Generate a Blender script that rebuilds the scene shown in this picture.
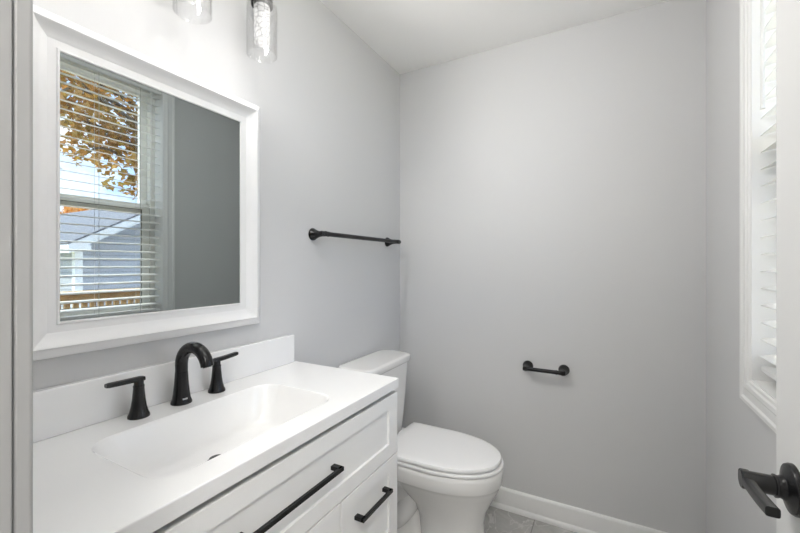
import bpy, bmesh, math, random
from mathutils import Vector, Matrix
for o in list(bpy.data.objects): bpy.data.objects.remove(o, do_unlink=True)
S = bpy.context.scene
COL = S.collection
R = math.radians

# ------------------------------------------------------------------ camera, world, sun, exposure
cam_d = bpy.data.cameras.new('camera'); cam = bpy.data.objects.new('camera', cam_d); COL.objects.link(cam)
cam.location = (1.10, 0.0, 1.2825); cam.rotation_euler = (R(90), 0, R(28.6))
cam_d.sensor_fit = 'HORIZONTAL'; cam_d.sensor_width = 36; cam_d.lens = 17.0
cam_d.shift_y = -1.7/800; cam_d.clip_start = 0.01; cam_d.clip_end = 300
S.camera = cam
S.view_settings.view_transform = 'Standard'; S.view_settings.look = 'None'
S.view_settings.gamma = 1; S.view_settings.use_curve_mapping = False
S.view_settings.exposure = 0.50

W = bpy.data.worlds.new('sky'); S.world = W; W.use_nodes = True
nt = W.node_tree; nt.nodes.clear()
def N(t, k, **kw):
    n = t.nodes.new(k)
    for a, b in kw.items():
        if a.startswith('i_'): n.inputs[a[2:].replace('_', ' ')].default_value = b
        else: setattr(n, a, b)
    return n
tc = N(nt, 'ShaderNodeTexCoord')
mp = N(nt, 'ShaderNodeMapping'); mp.inputs['Scale'].default_value = (1, 1, 2.2); mp.inputs['Location'].default_value = (3.1, 1.7, .4)
nz = N(nt, 'ShaderNodeTexNoise', i_Scale=3.2, i_Detail=6.0, i_Roughness=.6)
cr = N(nt, 'ShaderNodeValToRGB')
cr.color_ramp.elements[0].position = .47; cr.color_ramp.elements[0].color = (.46, .63, .95, 1)
cr.color_ramp.elements[1].position = .66; cr.color_ramp.elements[1].color = (.95, .97, 1, 1)
bg = N(nt, 'ShaderNodeBackground', i_Strength=3.2); wo = N(nt, 'ShaderNodeOutputWorld')
nt.links.new(tc.outputs['Generated'], mp.inputs['Vector']); nt.links.new(mp.outputs[0], nz.inputs['Vector'])
nt.links.new(nz.outputs['Fac'], cr.inputs[0]); nt.links.new(cr.outputs[0], bg.inputs['Color'])
# a hazy autumn sky is brighter overhead than at the horizon
sx = N(nt, 'ShaderNodeSeparateXYZ'); zr = N(nt, 'ShaderNodeMapRange'); zr.inputs['From Min'].default_value = .45; zr.inputs['From Max'].default_value = .9; zr.inputs['To Min'].default_value = 2.8; zr.inputs['To Max'].default_value = 9.0
nt.links.new(tc.outputs['Generated'], sx.inputs[0]); nt.links.new(sx.outputs[2], zr.inputs[0]); nt.links.new(zr.outputs[0], bg.inputs['Strength']); nt.links.new(bg.outputs[0], wo.inputs['Surface'])

sun_d = bpy.data.lights.new('sun', 'SUN'); sun = bpy.data.objects.new('sun', sun_d); COL.objects.link(sun)
sun_d.energy = 12; sun_d.angle = R(.6); sun_d.color = (1, .94, .84)
sun.rotation_euler = Vector((-.48, .36, -.80)).to_track_quat('-Z', 'Y').to_euler()   # high sun over the yard; the blind's slats keep it out of the room
sun.location = (-3, -3, 6)

SPOT_W = 0.46      # lamp powers of the vanity bar
SPILL = 20.0
GLOW = 1.0
HALL_FILL = 60.0  # strength of the fill lamp added in the hall
ROOM_FILL = 17.0  # strength of the fill globe added in the bathroom

# ------------------------------------------------------------------ materials
def mat(name, col, rough=.5, metal=0, spec=.5, coat=0, bump=None, noise=None):
    m = bpy.data.materials.new(name); m.use_nodes = True
    t = m.node_tree; b = t.nodes['Principled BSDF']
    b.inputs['Base Color'].default_value = (*col, 1); b.inputs['Roughness'].default_value = rough
    b.inputs['Metallic'].default_value = metal; b.inputs['Specular IOR Level'].default_value = spec
    b.inputs['Coat Weight'].default_value = coat
    tcn = N(t, 'ShaderNodeTexCoord')
    if noise:      # (scale, colour two, low, high)
        n = N(t, 'ShaderNodeTexNoise', i_Scale=noise[0], i_Detail=5.0)
        r = N(t, 'ShaderNodeValToRGB'); e = r.color_ramp.elements
        e[0].position, e[1].position = noise[2], noise[3]; e[0].color = (*col, 1); e[1].color = (*noise[1], 1)
        t.links.new(tcn.outputs['Object'], n.inputs['Vector']); t.links.new(n.outputs['Fac'], r.inputs[0]); t.links.new(r.outputs[0], b.inputs['Base Color'])
    if bump:       # (scale, strength)
        n = N(t, 'ShaderNodeTexNoise', i_Scale=bump[0], i_Detail=3.0); bp = N(t, 'ShaderNodeBump', i_Strength=bump[1], i_Distance=.002)
        t.links.new(tcn.outputs['Object'], n.inputs['Vector']); t.links.new(n.outputs['Fac'], bp.inputs['Height']); t.links.new(bp.outputs[0], b.inputs['Normal'])
    return m
M_wall = mat('wall_paint', (.63, .63, .63), .55, bump=(260, .05), spec=.4)
M_ceil = mat('ceiling_paint', (.90, .895, .88), .9, bump=(150, .05), spec=.2)
M_trim = mat('white_trim_paint', (.80, .80, .79), .35)
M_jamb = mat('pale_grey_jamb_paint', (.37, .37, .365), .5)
M_door = mat('white_door_paint', (.74, .74, .73), .4)
M_frame = mat('white_mirror_frame_paint', (.82, .82, .82), .32)
M_cab = mat('white_cabinet_paint', (.87, .87, .86), .38)
M_gap = mat('painted_gap_shade', (.25, .25, .25), .7)  # stands in for the shade between the cabinet fronts
M_top = mat('cultured_marble', (.88, .88, .875), .16, coat=.3, noise=(3, (.86, .86, .86), .45, .62))
M_por = mat('porcelain', (.80, .795, .78), .10, coat=.5)
M_seat = mat('seat_plastic', (.82, .82, .82), .22)
M_blk = mat('matte_black_metal', (.007, .007, .0075), .27, metal=.0, spec=.42, bump=(400, .03))
M_chr = mat('dark_bronze_screw', (.05, .05, .05), .3, metal=1)
M_vinyl = mat('white_vinyl', (.80, .80, .77), .4)
M_blind = mat('white_blind_slat', (.74, .74, .725), .4)
M_cord = mat('grey_cord', (.45, .45, .45), .8)
M_black = mat('dark_gasket', (.03, .03, .03), .8)
M_mir = mat('mirror_silvering', (.40, .435, .435), .005, metal=1)
M_label = mat('silver_print', (.5, .5, .5), .4)
def mixmat(name, build):
    m = bpy.data.materials.new(name); m.use_nodes = True; t = m.node_tree; t.nodes.clear()
    out = N(t, 'ShaderNodeOutputMaterial'); t.links.new(build(t), out.inputs['Surface']); return m
def thin_glass(lo, hi, tint=(1, 1, 1)):
    def f(t):
        tr = N(t, 'ShaderNodeBsdfTransparent'); tr.inputs[0].default_value = (*tint, 1)
        gl = N(t, 'ShaderNodeBsdfGlossy', i_Roughness=.02); lw = N(t, 'ShaderNodeLayerWeight', i_Blend=.35)
        mr = N(t, 'ShaderNodeMapRange'); mr.inputs['To Min'].default_value = lo; mr.inputs['To Max'].default_value = hi
        mx = N(t, 'ShaderNodeMixShader'); t.links.new(lw.outputs['Facing'], mr.inputs[0]); t.links.new(mr.outputs[0], mx.inputs[0])
        t.links.new(tr.outputs[0], mx.inputs[1]); t.links.new(gl.outputs[0], mx.inputs[2]); return mx.outputs[0]
    return f
M_pane = mixmat('window_glass', thin_glass(.03, .35, (.97, .98, .98)))
M_shade = mixmat('clear_shade_glass', thin_glass(.04, .40, (.985, .985, .985)))
def crystal(t):
    em = N(t, 'ShaderNodeEmission'); em.inputs[0].default_value = (1, .985, .96, 1)
    tcn = N(t, 'ShaderNodeTexCoord'); v = N(t, 'ShaderNodeTexVoronoi', i_Scale=60.0, feature='DISTANCE_TO_EDGE')
    mr = N(t, 'ShaderNodeMapRange'); mr.inputs['From Max'].default_value = .12; mr.inputs['To Min'].default_value = GLOW*.25; mr.inputs['To Max'].default_value = GLOW
    t.links.new(tcn.outputs['Object'], v.inputs['Vector']); t.links.new(v.outputs['Distance'], mr.inputs[0]); t.links.new(mr.outputs[0], em.inputs['Strength'])
    tr = N(t, 'ShaderNodeBsdfTransparent'); mx = N(t, 'ShaderNodeMixShader', i_Fac=.5)
    t.links.new(em.outputs[0], mx.inputs[1]); t.links.new(tr.outputs[0], mx.inputs[2]); return mx.outputs[0]
M_crys = mixmat('lit_bubble_glass', crystal)
def hall_fill_emit(t):
    em = N(t, 'ShaderNodeEmission', i_Strength=HALL_FILL); em.inputs[0].default_value = (1, .97, .93, 1); return em.outputs[0]
M_hall_fill = mixmat('hall_fill_glow', hall_fill_emit)  # glow of the added hall fill lamp

def room_fill_emit(t):
    em = N(t, 'ShaderNodeEmission', i_Strength=ROOM_FILL); em.inputs[0].default_value = (1, .985, .96, 1); return em.outputs[0]
M_room_fill = mixmat('room_fill_glow', room_fill_emit)  # glow of the added bathroom fill globe
def floor_mat():
    m = bpy.data.materials.new('marble_tile'); m.use_nodes = True; t = m.node_tree; b = t.nodes['Principled BSDF']
    tcn = N(t, 'ShaderNodeTexCoord')
    mp = N(t, 'ShaderNodeMapping'); mp.inputs['Location'].default_value = (.13, .115, 0)
    br = N(t, 'ShaderNodeTexBrick', i_Scale=1.0); br.inputs['Brick Width'].default_value = .61; br.inputs['Row Height'].default_value = .305
    br.inputs['Mortar Size'].default_value = .0025; br.inputs['Color1'].default_value = (1, 1, 1, 1); br.inputs['Color2'].default_value = (.9, .9, .9, 1); br.inputs['Mortar'].default_value = (.55, .55, .54, 1)
    n1 = N(t, 'ShaderNodeTexNoise', i_Scale=3.5, i_Detail=8.0, i_Roughness=.62, i_Distortion=1.6)
    r1 = N(t, 'ShaderNodeValToRGB'); e = r1.color_ramp.elements
    e[0].position = .30; e[0].color = (.40, .395, .38, 1); e[1].position = .70; e[1].color = (.58, .575, .56, 1)
    n2 = N(t, 'ShaderNodeTexNoise', i_Scale=2.2, i_Detail=6.0, i_Distortion=2.5)
    r2 = N(t, 'ShaderNodeValToRGB'); e = r2.color_ramp.elements
    e[0].position = .485; e[0].color = (0, 0, 0, 1); e[1].position = .5; e[1].color = (1, 1, 1, 1)
    q = r2.color_ramp.elements.new(.515); q.color = (0, 0, 0, 1)
    mx = N(t, 'ShaderNodeMix', data_type='RGBA'); mx.inputs['B'].default_value = (.64, .63, .615, 1)
    ml = N(t, 'ShaderNodeMix', data_type='RGBA', blend_type='MULTIPLY'); ml.inputs['Factor'].default_value = 1
    L = t.links.new
    L(tcn.outputs['Object'], mp.inputs[0]); L(mp.outputs[0], br.inputs['Vector']); L(tcn.outputs['Object'], n1.inputs['Vector']); L(tcn.outputs['Object'], n2.inputs['Vector'])
    L(n1.outputs['Fac'], r1.inputs[0]); L(n2.outputs['Fac'], r2.inputs[0]); L(r2.outputs[0], mx.inputs['Factor']); L(r1.outputs[0], mx.inputs['A'])
    L(mx.outputs['Result'], ml.inputs['A']); L(br.outputs['Color'], ml.inputs['B']); L(ml.outputs['Result'], b.inputs['Base Color'])
    b.inputs['Roughness'].default_value = .25
    return m
M_floor = floor_mat()
def stripe_mat(name, col, period, axis, lap_shade, rough=.7):   # lap siding / shingle courses in relief, shade under each lap painted into the colour
    m = mat(name, col, rough); t = m.node_tree; b = t.nodes['Principled BSDF']
    tcn = N(t, 'ShaderNodeTexCoord'); sp = N(t, 'ShaderNodeSeparateXYZ'); a = N(t, 'ShaderNodeMath', operation='DIVIDE'); a.inputs[1].default_value = period
    fr = N(t, 'ShaderNodeMath', operation='FRACT'); r = N(t, 'ShaderNodeValToRGB'); e = r.color_ramp.elements
    e[0].position = .88; e[0].color = (*col, 1); e[1].position = .93; e[1].color = (*lap_shade, 1)
    L = t.links.new; L(tcn.outputs['Object'], sp.inputs[0]); L(sp.outputs[axis], a.inputs[0]); L(a.outputs[0], fr.inputs[0]); L(fr.outputs[0], r.inputs[0]); L(r.outputs[0], b.inputs['Base Color'])
    bp = N(t, 'ShaderNodeBump', i_Strength=.4, i_Distance=.01); L(fr.outputs[0], bp.inputs['Height']); L(bp.outputs[0], b.inputs['Normal'])
    return m
M_siding = stripe_mat('grey_lap_siding', (.40, .41, .44), .115, 2, (.17, .17, .19))
M_shingle = mat('grey_shingles', (.095, .095, .105), .9, noise=(22, (.125, .125, .135), .35, .65))
M_white = mat('white_house_trim', (.78, .78, .77), .5)
M_wood = mat('weathered_pine', (.36, .23, .095), .7, noise=(9, (.26, .16, .065), .4, .65))
M_bark = mat('bark', (.10, .075, .05), .9, noise=(30, (.17, .13, .09), .4, .6))
M_lawn = mat('lawn', (.20, .22, .07), .95, noise=(4, (.34, .27, .10), .4, .6))
M_gravel = mat('pale_concrete', (.62, .61, .58), .85, noise=(8, (.54, .53, .5), .4, .6))
def leaf_mat(name, cols):
    m = bpy.data.materials.new(name); m.use_nodes = True; t = m.node_tree; b = t.nodes['Principled BSDF']
    g = N(t, 'ShaderNodeNewGeometry'); r = N(t, 'ShaderNodeValToRGB'); el = r.color_ramp.elements
    el[0].position = 0; el[0].color = (*cols[0], 1); el[1].position = 1; el[1].color = (*cols[-1], 1)
    for i, c in enumerate(cols[1:-1]):
        q = el.new((i+1)/(len(cols)-1)); q.color = (*c, 1)
    t.links.new(g.outputs['Random Per Island'], r.inputs[0]); t.links.new(r.outputs[0], b.inputs['Base Color']); b.inputs['Roughness'].default_value = .6
    tl = N(t, 'ShaderNodeBsdfTranslucent'); t.links.new(r.outputs[0], tl.inputs[0]); mx = N(t, 'ShaderNodeMixShader', i_Fac=.4)
    t.links.new(b.outputs[0], mx.inputs[1]); t.links.new(tl.outputs[0], mx.inputs[2]); t.links.new(mx.outputs[0], t.nodes['Material Output'].inputs['Surface'])
    return m
M_leaf = leaf_mat('autumn_leaves', [(.22, .14, .02), (.46, .20, .04), (.36, .24, .03), (.58, .28, .07), (.40, .28, .05), (.62, .36, .13), (.24, .15, .03)])
M_leaf2 = leaf_mat('orange_leaves', [(.60, .25, .04), (.70, .36, .10), (.50, .22, .04)])

# ------------------------------------------------------------------ mesh helpers
def new(): return bmesh.new()
def box(bm, x0, x1, y0, y1, z0, z1):
    v = [bm.verts.new((x, y, z)) for x in (x0, x1) for y in (y0, y1) for z in (z0, z1)]
    for f in ((0, 1, 3, 2), (4, 6, 7, 5), (0, 4, 5, 1), (2, 3, 7, 6), (0, 2, 6, 4), (1, 5, 7, 3)): bm.faces.new([v[i] for i in f])
def loft(bm, rings, cap0=True, cap1=True, closed=True):
    vs = [[bm.verts.new(p) for p in r] for r in rings]; n = len(rings[0])
    for a, b in zip(vs, vs[1:]):
        for i in range(n if closed else n-1): bm.faces.new((a[i], a[(i+1) % n], b[(i+1) % n], b[i]))
    if cap0: bm.faces.new(vs[0][::-1])
    if cap1: bm.faces.new(vs[-1])
    return vs
def axes(d):
    d = Vector(d).normalized(); u = d.cross(Vector((0, 0, 1)))
    if u.length < 1e-4: u = Vector((1, 0, 0))
    u.normalize(); return d, u, d.cross(u)
def lathe(bm, prof, o, ax=(0, 0, 1), n=40, cap0=True, cap1=True):   # prof: (radius, height along ax)
    d, u, w = axes(ax); o = Vector(o)
    loft(bm, [[o + d*h + (u*math.cos(2*math.pi*i/n) + w*math.sin(2*math.pi*i/n))*r for i in range(n)] for r, h in prof], cap0, cap1)
def tube(bm, pts, rad, n=20, squash=1.0):
    pts = [Vector(p) for p in pts]; rings = []; u = None
    for k, p in enumerate(pts):
        d = (pts[min(k+1, len(pts)-1)] - pts[max(k-1, 0)]).normalized()
        if u is None: _, u, _ = axes(d)
        u = (u - d*u.dot(d)).normalized(); w = d.cross(u); r = rad[k] if hasattr(rad, '__len__') else rad
        rings.append([p + u*math.cos(2*math.pi*i/n)*r + w*math.sin(2*math.pi*i/n)*r*squash for i in range(n)])
    loft(bm, rings)
def rrect(cx, cy, hx, hy, r, z, k=8):
    out = []
    for sx, sy, a0 in ((1, 1, 0), (-1, 1, 90), (-1, -1, 180), (1, -1, 270)):
        for i in range(k+1):
            a = R(a0 + 90*i/k); out.append((cx + sx*(hx-r) + r*math.cos(a), cy + sy*(hy-r) + r*math.sin(a), z))
    return out
def catmull(P, n=8):
    P = [Vector(p) for p in P]; Q = [P[0]*2-P[1]] + P + [P[-1]*2-P[-2]]; out = []
    for i in range(1, len(Q)-2):
        for j in range(n):
            t = j/n; a, b, c, d = Q[i-1:i+3]
            out.append(.5*((2*b) + (c-a)*t + (2*a-5*b+4*c-d)*t*t + (3*b-a-3*c+d)*t**3))
    return out + [P[-1]]
def build(name, bm, m, parent=None, bevel=0, smooth=True, seg=2, angle=35):
    bmesh.ops.recalc_face_normals(bm, faces=bm.faces[:])
    me = bpy.data.meshes.new(name); bm.to_mesh(me); bm.free()
    o = bpy.data.objects.new(name, me); COL.objects.link(o); me.materials.append(m)
    if smooth:
        for p in me.polygons: p.use_smooth = True
        me.set_sharp_from_angle(angle=R(angle))
    if parent:
        base = Vector((0, 0, 0)); q = parent
        while q: base += q.location; q = q.parent
        me.transform(Matrix.Translation(-base)); o.parent = parent
    if bevel:
        b = o.modifiers.new('bevel', 'BEVEL'); b.width = bevel; b.segments = seg; b.limit_method = 'ANGLE'; b.angle_limit = R(40); b.harden_normals = False
    return o
def thing(name, loc, label, cat, group=None):
    o = bpy.data.objects.new(name, None); COL.objects.link(o); o.location = loc; o.empty_display_size = .05
    return tag(o, label, cat, group)
def tag(o, label, cat, group=None, kind=None):
    o['label'] = label; o['category'] = cat
    if group: o['group'] = group
    if kind: o['kind'] = kind
    return o
def struct(name, bm, m, bevel=0):
    o = build(name, bm, m, None, bevel); o['kind'] = 'structure'; return o
def empty_struct(name, loc):
    o = bpy.data.objects.new(name, None); COL.objects.link(o); o.location = loc; o['kind'] = 'structure'; return o

# ------------------------------------------------------------------ room shell
XW, YB, H = 1.47, 2.016, 2.44          # right wall, back wall, ceiling
YF0, YF1 = -.008, .1068               # front wall with the doorway the photographer stands in
DX0, DX1 = .72, 1.337                  # doorway
WY0, WY1, WZ0, WZ1 = .68, 1.424, .95, 2.432   # window opening
WT = .15                               # outer wall thickness
b = new(); box(b, -.1, 2.3, -1.5, YF0, -.1, 0); box(b, -.1, XW+WT, YF0, YB+.1, -.1, 0); struct('floor', b, M_floor)
b = new(); box(b, -.1, 2.3, -1.5, YF0, H, H+.12); box(b, -.1, XW+WT, YF0, YB+.1, H, H+.12); struct('ceiling', b, M_ceil)
b = new(); box(b, -.1, 0, -1.5, YB+.1, 0, H); struct('wall_left', b, M_wall)
b = new(); box(b, 0, XW, YB, YB+.1, 0, H); struct('wall_back', b, M_wall)
b = new()
box(b, XW, XW+WT, YF0, WY0, 0, H); box(b, XW, XW+WT, WY1, YB+.1, 0, H); box(b, XW, XW+WT, WY0, WY1, 0, WZ0); box(b, XW, XW+WT, WY0, WY1, WZ1, H)
struct('wall_right', b, M_wall)
b = new(); box(b, 0, DX0-.018, YF0, YF1, 0, H); box(b, DX1+.018, XW, YF0, YF1, 0, H); box(b, DX0-.018, DX1+.018, YF0, YF1, 2.05, H); struct('wall_front', b, M_wall)
b = new(); box(b, -.1, 2.3, -1.6, -1.5, 0, H); struct('wall_hall_back', b, M_wall)
b = new(); box(b, 2.2, 2.3, -1.5, YF0, 0, H); box(b, XW+WT, 2.3, YF0-.1, YF0, 0, H); struct('wall_hall_right', b, M_wall)
# baseboards with a shoe mould
def baseboard(name, f):                # f maps (along, depth, z) of the profile
    pr = [(.0, 0), (.022, 0), (.022, .012), (.017, .020), (.0125, .024), (.0125, .094), (.009, .104), (.004, .108), (0, .108)]
    b = new(); loft(b, [[f(s, d, z) for d, z in pr] for s in (0, 1)]); struct(name, b, M_trim)
baseboard('baseboard_back', lambda s, d, z: (s*XW, YB-d, z))
baseboard('baseboard_right', lambda s, d, z: (XW-d, .13+s*(YB-.022-.13), z))
baseboard('baseboard_left', lambda s, d, z: (d, 1.125+s*(YB-.022-1.125), z))
# door jamb and casing of the doorway
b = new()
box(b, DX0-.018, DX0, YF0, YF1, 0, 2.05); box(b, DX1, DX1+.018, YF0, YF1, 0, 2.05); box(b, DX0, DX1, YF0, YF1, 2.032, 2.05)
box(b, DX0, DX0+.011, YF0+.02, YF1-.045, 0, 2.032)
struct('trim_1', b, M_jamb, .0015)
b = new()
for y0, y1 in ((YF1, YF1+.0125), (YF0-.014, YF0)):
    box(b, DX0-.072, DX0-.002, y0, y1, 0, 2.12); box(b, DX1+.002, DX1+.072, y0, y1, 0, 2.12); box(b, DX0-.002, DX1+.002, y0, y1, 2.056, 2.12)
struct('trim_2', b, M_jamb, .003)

# window: casing, jamb, two sashes
win = empty_struct('window_1', (XW, (WY0+WY1)/2, WZ0))
def ring_sweep(b, prof, y0, y1, z0, z1, X0, sgn):   # prof: (outward distance from the opening, depth off the wall)
    loft(b, [[(X0+sgn*d, y0-m, z0-m), (X0+sgn*d, y1+m, z0-m), (X0+sgn*d, y1+m, min(z1+m, H-.001*(1+k*.01))), (X0+sgn*d, y0-m, min(z1+m, H-.001*(1+k*.01)))] for k, (m, d) in enumerate(prof)], False, False)
b = new()
ring_sweep(b, [(-.002, -.001), (-.002, .010), (.000, .013), (.008, .013), (.012, .017), (.022, .018), (.030, .013), (.050, .012), (.052, .012)], WY0, WY1, WZ0, WZ1, XW, -1)
ring_sweep(b, [(.052, .012), (.058, .016), (.068, .016), (.070, .012), (.070, -.001)], WY0, WY1, WZ0, WZ1, XW, -1)
build('window_casing', b, M_trim, win, angle=25)
b = new(); JI = .085
box(b, XW-.008, XW+JI+.06, WY1-.006, WY1+.001, WZ0-.006, WZ1); box(b, XW-.008, XW+JI+.06, WY0-.001, WY0+.006, WZ0-.006, WZ1)
box(b, XW-.008, XW+JI+.06, WY0+.006, WY1-.006, WZ1-.004, WZ1+.001); box(b, XW-.008, XW+JI+.06, WY0+.006, WY1-.006, WZ0-.006, WZ0+.006)
build('window_jamb', b, M_trim, win)
def frame(b, x0, x1, y0, y1, z0, z1, sy, szb, szt):
    box(b, x0, x1, y0, y0+sy, z0, z1); box(b, x0, x1, y1-sy, y1, z0, z1); box(b, x0, x1, y0+sy, y1-sy, z0, z0+szb); box(b, x0, x1, y0+sy, y1-sy, z1-szt, z1)
b = new(); frame(b, XW+JI, XW+WT+.01, WY0+.004, WY1-.004, WZ0+.004, WZ1-.004, .032, .03, .032); build('window_frame', b, M_vinyl, win, .002)
ZM = 1.654
b = new(); frame(b, XW+JI+.006, XW+JI+.034, WY0+.036, WY1-.036, WZ0+.034, ZM+.022, .044, .05, .036); low = build('lower_sash', b, M_vinyl, win, .003)
b = new(); frame(b, XW+JI+.036, XW+JI+.062, WY0+.036, WY1-.036, ZM-.036, WZ1-.036, .044, .05, .022); upp = build('upper_sash', b, M_vinyl, win, .003)
b = new(); box(b, XW+JI+.018, XW+JI+.022, WY0+.08, WY1-.08, WZ0+.084, ZM-.014); build('lower_pane', b, M_pane, low)
b = new(); box(b, XW+JI+.047, XW+JI+.051, WY0+.08, WY1-.08, ZM+.014, WZ1-.058); build('upper_pane', b, M_pane, upp)
b = new(); y = WY1-.0795
frame(b, XW+JI+.012, XW+JI+.017, WY0+.0795, WY1-.0795, WZ0+.083, ZM-.013, .0035, .0035, .0035); build('gasket', b, M_black, low)

# door leaf, open against the right wall, with lever handle
DFX, DLY = 1.30, .7
door = empty_struct('door_1', (DX1, .112, 0))
b = new(); box(b, DFX, DFX+.035, .112, .686, .012, 2.028); build('door_leaf', b, M_door, door, .002)
def lever_set(sgn, x):
    h = bpy.data.objects.new('door_handle', None); COL.objects.link(h); h.parent = door; h.location = Vector((x, .627, 1.0115)) - door.location
    h['label'] = 'black lever handle'
    b = new(); o = (x, .627, 1.0115)
    lathe(b, [(.0295, -.0005), (.0295, .003), (.028, .006), (.020, .0085), (.015, .0105), (.0128, .014), (.0128, .0165), (.0135, .017), (.0135, .019), (.0115, .0195), (.0112, .049), (.0098, .0505)], o, (sgn, 0, 0), 44)
    build('rose', b, M_blk, h)
    b = new(); rings = []
    for t in [i/14 for i in range(15)]:
        yy = .639 - t*.097; zc = 1.0115 + .008*t*t; hw = .0063 if t > .05 else .0058; hh = .0085 - .003*min(1, t*3)
        xx = x + sgn*(.0442)
        rings.append([(xx+hw*math.copysign(abs(math.cos(a))**.4, math.cos(a)), yy, zc+hh*math.copysign(abs(math.sin(a))**.4, math.sin(a))) for a in [2*math.pi*i/20 for i in range(20)]])
    loft(b, rings); build('lever', b, M_blk, h, angle=50)
lever_set(-1, DFX)
lever_set(1, DFX+.035)
b = new(); lathe(b, [(.002, 0), (.002, .001)], (DFX-.0035, .606, .994), (-1, 0, 0), 12); build('screw', b, M_chr, door)

# ------------------------------------------------------------------ window blind
blind = thing('window_blind', (1.505, (WY0+WY1)/2, WZ1-.005), 'white horizontal slat blind hanging inside the window frame on the right wall', 'blind')
by0, by1 = WY0+.012, WY1-.012
b = new(); ph = .955
zz = []
k = 0
z = 1.0305
while z < 2.365: zz.append(z); z += .0475
for z in zz:
    n = 6; top = []; bot = []
    for i in range(n+1):
        t = i/n*2-1; xx = 1.505 + .025*t; crown = .0022*(1-t*t)
        tl = math.tan(R(11))*.025*t; top.append((xx, z+tl+crown+.0009)); bot.append((xx, z+tl+crown-.0009))
    pr = top + bot[::-1]
    loft(b, [[(x_, yy, z_) for x_, z_ in pr] for yy in (by0, by1)])
build('slats', b, M_blind, blind)
b = new(); box(b, 1.483, 1.527, by0, by1, 2.395, WZ1-.005); build('headrail', b, M_blind, blind, .003)
b = new(); loft(b, [[(x_, yy, z_) for x_, z_ in ((1.474, 2.386), (1.4815, 2.386), (1.4815, WZ1-.005), (1.474, WZ1-.005), (1.471, WZ1-.012), (1.4725, WZ1-.024), (1.4715, 2.394))] for yy in (by0-.004, by1+.004)]); build('valance', b, M_blind, blind)
b = new(); box(b, 1.480, 1.530, by0, by1, .984, 1.000); build('bottom_rail', b, M_blind, blind, .004)
for yy in (by0+.12, (by0+by1)/2+.02, by1-.12):
    b = new()
    for xx in (1.4785, 1.5315): tube(b, [(xx, yy, .985), (xx, yy, 2.395)], .0009, 6)
    tube(b, [(1.505, yy+.012, .985), (1.505, yy+.012, 2.395)], .0008, 6)
    build('ladder_cord', b, M_cord, blind)
b = new(); tube(b, [(1.468, 1.352, 1.70), (1.468, 1.352, 1.712), (1.468, 1.352, 2.37), (1.476, 1.352, 2.384)], [.006, .0045, .0045, .003], 10); build('tilt_wand', b, M_blind, blind)

# ------------------------------------------------------------------ vanity cabinet
VY0, VY1 = .165, 1.121
XF = .480                    # plane of the drawer fronts
cab = thing('vanity_cabinet', (.24, .64, 0), 'white shaker vanity cabinet with black bar pulls under the sink', 'cabinet')
b = new()
for q_ in ((.004, .452, VY0, VY0+.018, .10, .8675), (.004, .452, VY1-.018, VY1, .10, .8675), (.004, .452, VY0+.018, VY1-.018, .10, .118), (.004, .012, VY0+.018, VY1-.018, .118, .8675), (.434, .452, VY0+.018, VY1-.018, .118, .8675)): box(b, *q_)
build('body', b, M_cab, cab, .001)
b = new(); box(b, .004, .40, VY0+.002, VY1-.002, 0, .10); build('toe_kick', b, M_cab, cab)
b = new(); box(b, .4521, .4555, VY0+.004, VY1-.004, .104, .864); build('gap_shade_sheet', b, M_gap, cab)  # thin sheet behind the fronts, painting shade into their gaps
def shaker(y0, y1, z0, z1, fr=.055, rec=.007):
    b = new(); x0, x1 = .456, XF
    def rc(x, m): return [(x, y0+m, z0+m*.8), (x, y1-m, z0+m*.8), (x, y1-m, z1-m*.8), (x, y0+m, z1-m*.8)]
    loft(b, [rc(x0, 0), rc(x1-.0015, 0), rc(x1, .0015), rc(x1, fr), rc(x1-rec, fr+.0015)], True, True)
    return b
def pull(parent, p0, p1):    # square bar pull with two posts, along y or z
    b = new(); x0 = XF-.001; s = .006; xo = XF+.031
    (ya, za), (yb, zb) = p0, p1
    if abs(yb-ya) > abs(zb-za):
        box(b, xo-.0095, xo, ya, yb, za-s*.9, za+s*.9)
        for y0, y1 in ((ya, ya+.016), (yb-.016, yb)): box(b, x0, xo-.001, y0, y1, za-s*.9, za+s*.9)
    else:
        box(b, xo-.0095, xo, ya-s*.9, ya+s*.9, za, zb)
        for z0, z1 in ((za, za+.016), (zb-.016, zb)): box(b, x0, xo-.001, ya-s*.9, ya+s*.9, z0, z1)
    o = build('handle', b, M_blk, parent, .0012); o['label'] = 'black bar handle'; return o
d = build('drawer', shaker(VY0+.003, VY1-.002, 0.652, .853), M_cab, cab); d['label'] = 'wide top drawer front'; pull(d, (.480, .7605), (.782, .7605))
d = build('drawer', shaker(.812, VY1-.002, .372, .648), M_cab, cab); d['label'] = 'small drawer front at the right'; pull(d, (.870, .571), (1.036, .571))
d = build('drawer', shaker(.812, VY1-.002, .108, .368), M_cab, cab); d['label'] = 'lowest small drawer front'; pull(d, (.868, .31), (1.034, .31))
d = build('door', shaker(VY0+.003, .486, .108, .648), M_cab, cab); pull(d, (.455, .43), (.455, .59))
d = build('door', shaker(.490, .808, .108, .648), M_cab, cab); pull(d, (.521, .43), (.521, .59))

# ------------------------------------------------------------------ vanity top with integral basin
ZC = .90
top = thing('sink_countertop', (.24, .64, .868), 'glossy white sink top with rectangular basin and backsplash on the vanity', 'countertop')
CX, CY, HX, HY = .272, .626, .146, .250        # basin opening
K = 10
loop0 = rrect(CX, CY, HX, HY, .062, ZC, K)
X0, X1, Y0, Y1 = .002, .4835, VY0-.004, 1.121
def to_rect(p):
    dx, dy = p[0]-CX, p[1]-CY
    s = min(((X1-CX) if dx > 0 else (CX-X0))/max(abs(dx), 1e-9), ((Y1-CY) if dy > 0 else (CY-Y0))/max(abs(dy), 1e-9))
    return (CX+dx*s, CY+dy*s, ZC)
rect = [to_rect(p) for p in loop0]
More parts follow.
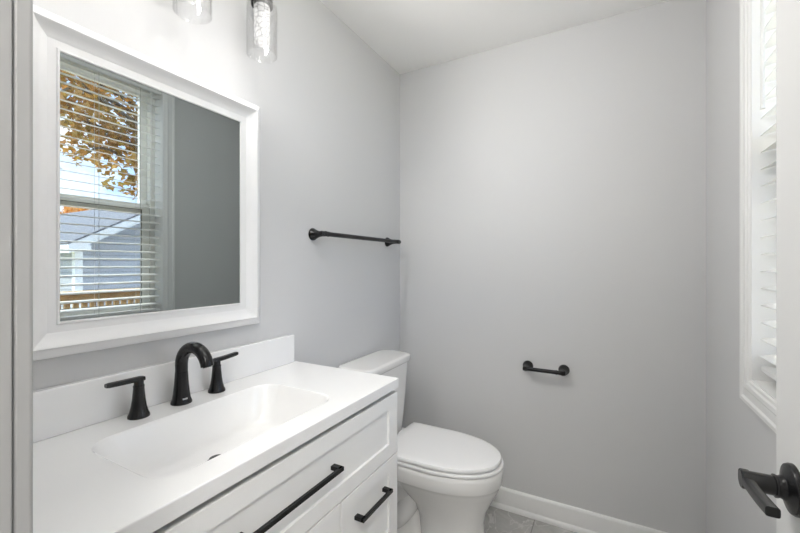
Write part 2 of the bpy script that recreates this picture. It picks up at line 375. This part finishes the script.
# pull the ray nearest each corner onto the corner itself
for c in ((X0, Y0), (X0, Y1), (X1, Y0), (X1, Y1)):
    i = min(range(len(rect)), key=lambda i: (rect[i][0]-c[0])**2+(rect[i][1]-c[1])**2); rect[i] = (c[0], c[1], ZC)
b = new(); q = .0025
def ins(r, m): return [(min(max(p[0], X0+m), X1-m), min(max(p[1], Y0+m), Y1-m), p[2]) for p in r]
lowr = lambda r, z: [(p[0], p[1], z) for p in r]
loft(b, [loop0, ins(rect, q), lowr(ins(rect, q*.3), ZC-q*.3), lowr(rect, ZC-q), lowr(rect, .868)], False, False)
build('slab', b, M_top, top, angle=15)
b = new(); rings = [loop0]
for t, ix, iy, dz in ((.0, .001, .001, -.0004), (0, .0025, .0025, -.002), (0, .0042, .0045, -.006), (0, .013, .016, -.035), (0, .030, .037, -.084), (0, .034, .043, -.095), (0, .041, .051, -.1035), (0, .055, .068, -.1070)):
    rings.append(rrect(CX-.006*(-dz/.1), CY, HX-ix, HY-iy, max(.06-.25*ix, .03), ZC+dz, K))
for f in (.5, .19): rings.append([(CX-.026+(p[0]-CX+.006)*f*(1 if f > .3 else 1), CY+(p[1]-CY)*f, ZC-.1070-(1-f)*.003) for p in rings[8]])
vs = loft(b, rings, False, True); build('basin', b, M_top, top, angle=80)
b = new(); DC = (.243, .612, ZC-.1085)
lathe(b, [(.021, -.003), (.0225, .0), (.0225, .0012), (.019, .0022)], DC, n=36); lathe(b, [(.0165, .003), (.018, .0055), (.0175, .0075), (.012, .0088), (.004, .0092)], DC, n=36, cap0=True)
dr = build('drain', b, M_blk, top); dr['label'] = 'black drain stopper'
b = new(); box(b, X0, .0235, Y0, 1.108, ZC-.0002, 1.008); bs = build('backsplash', b, M_top, top, .0025)

# ------------------------------------------------------------------ faucet
fau = thing('faucet', (.066, .63, ZC), 'matte black widespread faucet with arched spout and two lever handles', 'faucet')
b = new(); fx, fy = .066, .630
lathe(b, [(.0265, .0002), (.0265, .004), (.0252, .007), (.0228, .014), (.0205, .030), (.0185, .050), (.0170, .070), (.0161, .086)], (fx, fy, ZC), n=40, cap1=False)
arc = [(fx, fy, ZC+.083)]
cx_, cz_, rr = fx+.057, ZC+.106, .057
arc.append((fx+.0003, fy, ZC+.098))
for i in range(0, 15):
    a = R(180 - i*11.4); arc.append((cx_+rr*math.cos(a), fy, cz_+rr*.93*math.sin(a)))
p = Vector(arc[-1]); dn = Vector((.30, 0, -1)).normalized()
arc += [tuple(p+dn*.004), tuple(p+dn*.010)]
n_ = len(arc); tube(b, arc, [.0160 + (.0008*math.sin(math.pi*i/n_)) if i < n_-3 else .0162 for i in range(n_)], 28, .92)
sp = build('spout', b, M_blk, fau, angle=50)
b = new(); lathe(b, [(.011, 0), (.011, .003)], tuple(p+dn*.0095), tuple(dn), 24); build('aerator', b, M_chr, sp)
b = new(); loft(b, [[(fx+r_*math.cos(R(a)), fy+r_*math.sin(R(a)), ZC+z_) for r_, z_ in ((.0226, .0135), (.0236, .0135), (.0231, .0175), (.0221, .0175))] for a in range(-24, 9, 4)]); lb = build('badge', b, M_label, sp); lb['label'] = 'small silver mark'
def handle(y, s):
    b = new(); lathe(b, [(.0242, .0002), (.0242, .003), (.0236, .006), (.0208, .012), (.0172, .026), (.0146, .044), (.0128, .064), (.0120, .074), (.0124, .0745), (.0124, .079), (.0112, .0795), (.0108, .083), (.0108, .096), (.009, .099)], (fx, y, ZC), n=36)
    h = build('handle', b, M_blk, fau)
    b = new(); rings = []
    for i in range(13):
        t = i/12; yy = y - s*.012 + s*t*.084; zc = ZC+.0945 + .002*t + (.004*t*t if s > 0 else 0)
        hw = (.0095-.0015*t)*(1 if 0 < i < 12 else .85); hh = (.0062-.0006*t)*(1 if 0 < i < 12 else .8)
        rings.append([(fx+hw*math.copysign(abs(math.cos(a))**.5, math.cos(a)), yy, zc+hh*math.copysign(abs(math.sin(a))**.5, math.sin(a))) for a in [2*math.pi*k/20 for k in range(20)]])
    loft(b, rings); build('lever', b, M_blk, h, angle=60)
handle(.521, -1); handle(.738, 1)

# ------------------------------------------------------------------ framed mirror
GY0, GY1, GZ0, GZ1 = .378, .862, 1.151, 1.766
mir = thing('wall_mirror', (0, (GY0+GY1)/2, GZ0-.075), 'white framed wall mirror above the sink reflecting the window', 'mirror')
b = new()
prof = [(-.003, .014), (-.003, .019), (-.0015, .0215), (.002, .0215), (.0035, .019), (.020, .0195), (.0225, .021), (.026, .0225), (.032, .0250), (.040, .0305), (.046, .0375), (.0485, .0400), (.0505, .0408), (.0525, .0392), (.0535, .0360), (.057, .0335), (.066, .0300), (.072, .0265), (.075, .022), (.075, .0005)]
loft(b, [[(d, GY0-m, GZ0-m), (d, GY1+m, GZ0-m), (d, GY1+m, GZ1+m), (d, GY0-m, GZ1+m)] for m, d in prof], False, False)
build('frame', b, M_frame, mir, angle=22)
b = new(); box(b, .002, .017, GY0-.006, GY1+.006, GZ0-.006, GZ1+.006); g = build('mirror_glass', b, M_mir, mir, smooth=False)

# ------------------------------------------------------------------ vanity light
vl = thing('vanity_light', (0, .628, 2.26), 'black three-lamp vanity light with clear glass cylinder shades above the mirror', 'light')
b = new(); box(b, .0005, .022, .628-.30, .628+.30, 2.235, 2.305); build('backplate', b, M_blk, vl, .004)
for y in (.395, .628, .862):
    b = new(); tube(b, catmull([(.02, y, 2.27), (.06, y, 2.285), (.10, y, 2.275), (.12, y, 2.24), (.12, y, 2.15)], 6), .008, 16); build('arm', b, M_blk, vl)
    b = new(); lathe(b, [(.018, 2.172), (.03, 2.168), (.0335, 2.160), (.0335, 2.122), (.028, 2.120)], (.12, y, 0), n=36); build('socket', b, M_blk, vl)
    b = new(); lathe(b, [(.034, 2.1285), (.043, 2.1275), (.0465, 2.121), (.0475, 2.108), (.0475, 1.962), (.0462, 1.9605), (.0450, 1.962), (.0450, 2.108), (.044, 2.119), (.034, 2.1255)], (.12, y, 0), n=48, cap0=False, cap1=False); sh = build('lamp_shade', b, M_shade, vl); sh['label'] = 'clear glass cylinder shade'
    b = new(); lathe(b, [(.0235, 2.121), (.0245, 2.117), (.0245, 2.004), (.022, 2.000), (.004, 1.9995)], (.12, y, 0), n=36); cr_ = build('light_column', b, M_crys, vl); cr_['label'] = 'glowing bubble glass column'
    ld = bpy.data.lights.new('lamp', 'SPOT'); ld.energy = SPOT_W; ld.spot_size = R(118); ld.spot_blend = .12; ld.shadow_soft_size = .008; ld.color = (1, .98, .95)
    ld.use_nodes = True; lt = ld.node_tree; le = lt.nodes['Emission']     # the bubble glass breaks the beam into soft upright streaks
    g_ = N(lt, 'ShaderNodeTexCoord'); sx_ = N(lt, 'ShaderNodeSeparateXYZ'); at = N(lt, 'ShaderNodeMath', operation='ARCTAN2'); cb = N(lt, 'ShaderNodeCombineXYZ'); ns = N(lt, 'ShaderNodeTexNoise', i_Scale=7.0, i_Detail=3.0); rm = N(lt, 'ShaderNodeMapRange')
    sc = N(lt, 'ShaderNodeMath', operation='MULTIPLY'); sc.inputs[1].default_value = .35
    rm.inputs['From Min'].default_value = .34; rm.inputs['From Max'].default_value = .68; rm.inputs['To Min'].default_value = .35; rm.inputs['To Max'].default_value = 1.7
    lt.links.new(g_.outputs['Normal'], sx_.inputs[0]); lt.links.new(sx_.outputs[0], at.inputs[0]); lt.links.new(sx_.outputs[1], at.inputs[1]); lt.links.new(sx_.outputs[2], sc.inputs[0])
    lt.links.new(at.outputs[0], cb.inputs[0]); lt.links.new(sc.outputs[0], cb.inputs[1]); cb.inputs[2].default_value = y*5; lt.links.new(cb.outputs[0], ns.inputs['Vector']); lt.links.new(ns.outputs['Fac'], rm.inputs[0]); lt.links.new(rm.outputs[0], le.inputs['Strength'])
    l2 = bpy.data.lights.new('lamp_spill', 'SPOT'); l2.energy = SPILL; l2.spot_size = R(172); l2.spot_blend = 1; l2.shadow_soft_size = .02; l2.color = (1, .98, .95)
    o2 = bpy.data.objects.new('lamp_spill', l2); COL.objects.link(o2); o2.parent = vl; o2.location = Vector((.12, y, 2.03)) - vl.location; o2.rotation_euler = Vector((.85, .50, -.22)).to_track_quat('-Z', 'Y').to_euler()
    lo = bpy.data.objects.new('lamp', ld); COL.objects.link(lo); lo.parent = vl; lo.location = Vector((.12, y, 2.088)) - vl.location

# ------------------------------------------------------------------ towel bar and paper holder
tb = thing('towel_bar', (0, 1.55, 1.4125), 'long matte black towel bar on the left wall above the toilet', 'towel bar')
post = [(.0265, .0003), (.0265, .004), (.0245, .008), (.020, .017), (.0155, .028), (.0125, .040), (.0115, .052), (.0115, .074), (.0095, .0765)]
for y in (1.238, 1.862):
    b = new(); lathe(b, post, (0, y, 1.4125), (1, 0, 0), 36); build('post', b, M_blk, tb)
b = new(); tube(b, [(.064, 1.243, 1.4125), (.064, 1.858, 1.4125)], .0102, 20)
for y in (1.262, 1.838): lathe(b, [(.0108, -.001), (.0114, 0), (.0114, .004), (.0108, .005)], (.064, y-.002, 1.4125), (0, 1, 0), 20)
lathe(b, [(.0116, 0), (.0118, .002), (.0118, .024), (.010, .027)], (.064, 1.868, 1.4125), (0, 1, 0), 20); lathe(b, [(.0110, 0), (.0112, .002), (.0112, .014), (.009, .017)], (.064, 1.232, 1.4125), (0, -1, 0), 20)
build('bar', b, M_blk, tb)
tp = thing('toilet_paper_holder', (.834, YB, .765), 'short matte black toilet paper holder on the back wall', 'paper holder')
post2 = [(.0258, .0003), (.0258, .004), (.0245, .009), (.020, .017), (.014, .027), (.0112, .039), (.0105, .066), (.0105, .076), (.009, .078)]
for x in (.749, .919):
    b = new(); lathe(b, post2, (x, YB, .766), (0, -1, 0), 36); build('post', b, M_blk, tp)
b = new(); tube(b, [(.741, YB-.066, .766), (.930, YB-.066, .766)], .0098, 22); lathe(b, [(.0108, 0), (.0112, .002), (.0112, .004), (.0108, .006)], (.888, YB-.066, .766), (1, 0, 0), 22); lathe(b, [(.0112, 0), (.0112, .022), (.0095, .026)], (.906, YB-.066, .766), (1, 0, 0), 22); lathe(b, [(.0112, 0), (.0112, .018), (.0095, .021)], (.757, YB-.066, .766), (-1, 0, 0), 22)
build('bar', b, M_blk, tp)

# ------------------------------------------------------------------ toilet
TY = 1.592
toi = thing('toilet', (.37, TY, 0), 'white two-piece toilet with closed lid between vanity and back wall', 'toilet')
def egg(z, xb, xf, hw, xm=.42, e=6.0, ef=2.15, n=56):
    out = []
    for i in range(n):
        a = 2*math.pi*i/n; c, s = math.cos(a), math.sin(a); k = ef if c >= 0 else e
        rad = (abs(c)**k + abs(s)**k)**(-1/k); L = (xf-xm) if c >= 0 else (xm-xb)
        out.append((xm+L*rad*c, TY+hw*rad*s, z))
    return out
b = new()
loft(b, [egg(z, xb, xf, hw, xm, e) for z, xb, xf, hw, xm, e in (
    (0, .36, .665, .110, .50, 3), (.012, .36, .665, .111, .50, 3), (.03, .362, .652, .104, .50, 3), (.10, .36, .640, .099, .50, 3), (.18, .35, .640, .102, .50, 3), (.235, .32, .655, .116, .48, 3), (.28, .285, .678, .136, .44, 3.2),
    (.318, .25, .697, .156, .42, 3.5), (.340, .225, .708, .168, .42, 4), (.351, .215, .711, .173, .42, 5), (.356, .21, .714, .178, .42, 6), (.362, .207, .717, .181, .42, 6), (.405, .20, .720, .183, .42, 6), (.418, .20, .719, .182, .42, 6), (.424, .202, .714, .178, .42, 6))])
# rear trapway body and the deck the tank stands on
loft(b, [rrect(.21, TY, hx, hy, .05, z, 6) for z, hx, hy in ((0, .185, .098), (.012, .185, .099), (.03, .18, .09), (.12, .165, .078), (.20, .15, .085), (.26, .15, .11), (.31, .165, .145), (.35, .185, .172), (.405, .187, .178), (.418, .185, .176))])
for s in (-1, 1):
    path = catmull([(.36, TY+s*.06, .27), (.33, TY+s*.062, .235), (.29, TY+s*.06, .16), (.23, TY+s*.055, .10), (.15, TY+s*.055, .12), (.11, TY+s*.05, .22)], 6)
    tube(b, path, .047, 16)
for s in (-1, 1): lathe(b, [(.014, 0), (.014, .012), (.009, .02), (.003, .022)], (.27, TY+s*.105, .0), n=18)
bowl = build('bowl', b, M_por, toi, angle=40)
TKY = 1.577
def tankring(z, x0, x1, hy, r): return rrect((x0+x1)/2, TKY, (x1-x0)/2, hy, r, z, 8)
b = new(); loft(b, [tankring(z, x0, x1, hy, r) for z, x0, x1, hy, r in ((.418, .04, .165, .165, .04), (.424, .034, .172, .173, .045), (.46, .028, .178, .180, .05), (.62, .024, .188, .192, .05), (.783, .02, .198, .202, .05))]); build('tank', b, M_por, toi)
b = new(); loft(b, [tankring(z, x0, x1, hy, r) for z, x0, x1, hy, r in ((.781, .018, .199, .203, .05), (.785, .013, .205, .209, .055), (.790, .011, .2085, .2125, .055), (.808, .010, .210, .214, .055), (.815, .012, .208, .212, .054), (.8185, .016, .203, .207, .05), (.82, .03, .19, .195, .045))]); build('tank_lid', b, M_por, toi)
b = new(); loft(b, [egg(z, .225-m, .722+m, .183+m, .42, 8) for z, m in ((.4262, -.008), (.4275, -.002), (.431, .0), (.437, .0), (.4405, -.002), (.4415, -.008))]); build('seat', b, M_seat, toi)
b = new(); loft(b, [egg(z, .212-m, .712+m, .179+m, .42, 26) for z, m in ((.4446, -.008), (.4458, -.002), (.449, .0), (.459, -.0005), (.4625, -.003), (.4645, -.010), (.466, -.035), (.467, -.08))]); build('seat_lid', b, M_seat, toi)
for s in (-1, 1):
    b = new(); box(b, .19, .224, TY+s*.078-.022, TY+s*.078+.022, .4185, .449); build('hinge', b, M_seat, toi, .005)

# ------------------------------------------------------------------ globe lamp added out of view to brighten the bathroom
rl_ = thing('fill_ceiling_light', (.74, .62, H), 'small white globe light added unseen under the bathroom ceiling as fill', 'light')
b = new(); lathe(b, [(.06, H-.0005), (.062, H-.008), (.058, H-.022), (.02, H-.028), (.012, H-.034), (.012, H-.085), (.035, H-.09), (.035, H-.105), (.03, H-.107)], (.74, .62, 0), n=48); build('fill_lamp_base', b, M_trim, rl_)
b = new(); lathe(b, [(.03+.0, H-.1085)] + [(.095*math.sin(R(a)), H-.185+.08*math.cos(R(a))) for a in range(24, 177, 8)], (.74, .62, 0), n=48); build('globe', b, M_room_fill, rl_)

# ------------------------------------------------------------------ hall lamp added out of view behind the doorway, for fill
hl = thing('fill_ceiling_light', (1.45, -.62, H), 'round flush light added unseen to the hall ceiling as fill', 'light')
b = new(); lathe(b, [(.20, H-.0005), (.205, H-.01), (.205, H-.03), (.195, H-.032)], (1.45, -.62, 0), n=48); build('fill_lamp_base', b, M_trim, hl)
b = new(); lathe(b, [(.194, H-.033), (.185, H-.05), (.14, H-.075), (.07, H-.088), (.01, H-.09)], (1.45, -.62, 0), n=48); build('fill_diffuser', b, M_hall_fill, hl)

# ------------------------------------------------------------------ outdoors, seen through the window and in the mirror
GZ = -.70
b = new(); box(b, XW+WT+.02, 40, -20, 40, GZ-.1, GZ); g = struct('ground', b, M_lawn)
b = new(); box(b, 4.9, 7.6, -6, 30, GZ, GZ+.02); g = struct('driveway', b, M_gravel)
b = new(); box(b, XW+WT+.04, 4.42, .05, 5.5, -.06, 0.0)
for yy in (.15, 2.0, 5.4):
    for xx in (1.75, 4.35): box(b, xx-.05, xx+.05, yy-.05, yy+.05, GZ, -.06)
dk = build('deck', b, M_wood); tag(dk, 'brown wooden deck platform outside the window', 'deck')
rl = thing('deck_railing', (4.32, 2.0, 0), 'brown wooden deck railing with square balusters outside the window', 'railing')
b = new(); box(b, 4.22, 4.42, 0.06, 5.4, .945, .975); build('cap_rail', b, M_wood, rl, .004)
b = new(); box(b, 4.30, 4.338, 0.06, 5.4, .835, .9445); build('top_rail', b, M_wood, rl)
b = new(); box(b, 4.30, 4.338, 0.06, 5.4, .08, .17); build('bottom_rail', b, M_wood, rl)
for yy in (.11, .9, 1.83, 3.6, 5.36):
    b = new(); box(b, 4.3775, 4.455, yy-.045, yy+.045, -.0, .9445); build('post', b, M_wood, rl)
y = .56
pb = None
while y < 3.5:
    if pb is None:
        b = new(); box(b, 4.3385, 4.376, y-.024, y+.026, .05, .93); pb = build('baluster', b, M_wood, rl); y_first = y
    elif abs(y-1.83) > .0:
        c = pb.copy(); COL.objects.link(c); c.parent = rl; c.location = pb.location + Vector((0, y-y_first, 0))
    y += .083

# neighbour's house
HX0, HX1, HY0, HPK, EZ, PZ = 8.0, 15.0, 3.43, 5.33, 1.72, 2.78
HY1 = 2*HPK-HY0
nh = thing('neighbor_house', (HX0, HPK, GZ), 'low grey sided house with white gable trim across the yard', 'house')
b = new()
pts = [(HY0, GZ), (HY1, GZ), (HY1, EZ), (HPK, PZ-.03), (HY0, EZ)]
loft(b, [[(x, y, z) for y, z in pts] for x in (HX0, HX1)]); build('siding_wall', b, M_siding, nh, smooth=False)
sl = (PZ-EZ)/(HPK-HY0); ov = .22
b = new()
for s in (-1, 1):
    e = (HPK+s*(HPK-HY0+ov), EZ-sl*ov)
    loft(b, [[(x, e[0], e[1]+.06), (x, HPK, PZ+.06), (x, HPK, PZ+.10), (x, e[0], e[1]+.10)] for x in (HX0-.30, HX1+.3)])
build('roof', b, M_shingle, nh, smooth=False)
for s in (-1, 1):
    b = new(); e = (HPK+s*(HPK-HY0+ov), EZ-sl*ov)
    loft(b, [[(x, e[0], e[1]-.10), (x, HPK, PZ-.10), (x, HPK, PZ+.065), (x, e[0], e[1]+.065)] for x in (HX0-.325, HX0-.29)]); o = build('rake_board', b, M_white, nh, smooth=False)
    b = new(); yy = HPK+s*(HPK-HY0); box(b, HX0-.03, HX0+.09, min(yy-s*.11, yy+s*.02), max(yy-s*.11, yy+s*.02), GZ, EZ-.02); build('corner_board', b, M_white, nh)
    b = new(); box(b, HX0-.32, HX0+.02, min(yy-s*.13, yy+s*(ov+.004)), max(yy-s*.13, yy+s*(ov+.004)), EZ-.17, EZ-.06); build('eave_return', b, M_white, nh)
    b = new(); box(b, HX0-.28, HX1+.3, min(e[0], e[0]-s*.03), max(e[0], e[0]-s*.03), e[1]-.09, e[1]+.06); build('fascia', b, M_white, nh)

for s in (-1, 1):
    b = new(); yy = HPK+s*(HPK-HY0); box(b, HX0-.285, HX1+.3, min(yy, yy+s*(ov-.031)), max(yy, yy+s*(ov-.031)), EZ-.19, EZ-.171); build('soffit', b, M_white, nh)
# trees
rng = random.Random(11)
def leaves(b, c, r, n, size):
    for _ in range(n):
        while True:
            v = Vector((rng.uniform(-1, 1), rng.uniform(-1, 1), rng.uniform(-1, 1)))
            if v.length < 1: break
        p = Vector(c)+Vector((v.x*r, v.y*r, v.z*r*.75)); s = size*rng.uniform(.6, 1.25)
        e = Matrix.Rotation(rng.uniform(0, 6.28), 3, 'Z') @ Matrix.Rotation(rng.uniform(-1.2, 1.2), 3, 'X') @ Matrix.Rotation(rng.uniform(-1.3, 1.0), 3, 'Y')
        sh = [(0, 0, 0), (.32, .30, .06), (.55, .62, .08), (.72, .2, .04), (1.0, 0, -.05), (.72, -.2, .04), (.55, -.62, .08), (.32, -.30, .06)]
        vs = [b.verts.new(p + e @ Vector(q)*s) for q in sh]
        b.faces.new((vs[0], vs[1], vs[2], vs[3], vs[4])); b.faces.new((vs[0], vs[4], vs[5], vs[6], vs[7]))
tr = thing('maple_tree', (5.6, 5.0, GZ), 'tree with orange and olive autumn leaves reflected in the mirror', 'tree')
b = new(); tube(b, catmull([(5.6, 5.0, GZ), (5.6, 4.98, .6), (5.55, 4.9, 2.0), (5.5, 4.75, 3.4), (5.5, 4.7, 5.0), (5.55, 4.6, 6.6)], 5), [.17-.12*i/25 for i in range(26)], 12)
tips = []
for (y1, z1, x1) in ((3.2, 4.6, 5.1), (2.6, 3.9, 5.3), (2.1, 4.5, 4.9), (3.4, 3.5, 5.2), (2.4, 5.3, 5.4), (3.0, 3.2, 5.4), (1.2, 4.6, 5.2), (3.6, 5.6, 5.0), (2.0, 3.3, 5.0), (2.75, 2.9, 5.1), (3.3, 2.75, 4.9), (1.9, 3.9, 5.3), (3.7, 3.1, 5.3), (2.4, 3.5, 4.8), (3.1, 4.1, 5.5), (1.7, 5.0, 5.0), (5.6, 4.6, 6.2), (6.2, 5.2, 5.4), (4.4, 5.6, 6.6)):
    z0 = z1-.9; y0 = 4.7; P = catmull([(5.5, y0, max(2.2, z0-.2)), (5.5+(x1-5.5)*.4, y0+(y1-y0)*.4, z0+.5), (x1, y1, z1), (x1-.05, y1+(y1-y0)*.18, z1-.15)], 6)
    tube(b, P, [.05-.043*i/(len(P)-1) for i in range(len(P))], 8); tips += P[6:]
build('trunk', b, M_bark, tr)
b = new()
for p in tips:
    leaves(b, p + Vector((rng.uniform(-.2, .2), rng.uniform(-.25, .25), rng.uniform(-.3, .2))), rng.uniform(.16, .34), rng.randint(18, 44), .095)
fo = build('foliage', b, M_leaf, tr, smooth=False)
def far_tree(x, y, h, r, n, label, m):
    t = thing('yard_tree', (x, y, GZ), label, 'tree')
    b = new(); tube(b, [(x, y, GZ), (x+.05, y, h*.5), (x, y+.1, h*.85)], [.14, .1, .05], 10); build('trunk', b, M_bark, t)
    b = new()
    for _ in range(n):
        a = rng.uniform(0, 6.28); q = rng.random()**.5*r; leaves(b, (x+q*math.cos(a), y+q*math.sin(a), h*.62+rng.uniform(-.55, .55)*h*.55), .55, 60, .2)
    build('foliage', b, m, t, smooth=False)
far_tree(19.5, 6.6, 4.2, 1.5, 40, 'bright orange tree rising behind the ridge of the grey house', M_leaf2)
far_tree(21.0, 9.6, 3.9, 1.3, 34, 'orange tree behind the grey house, farther from the camera', M_leaf2)
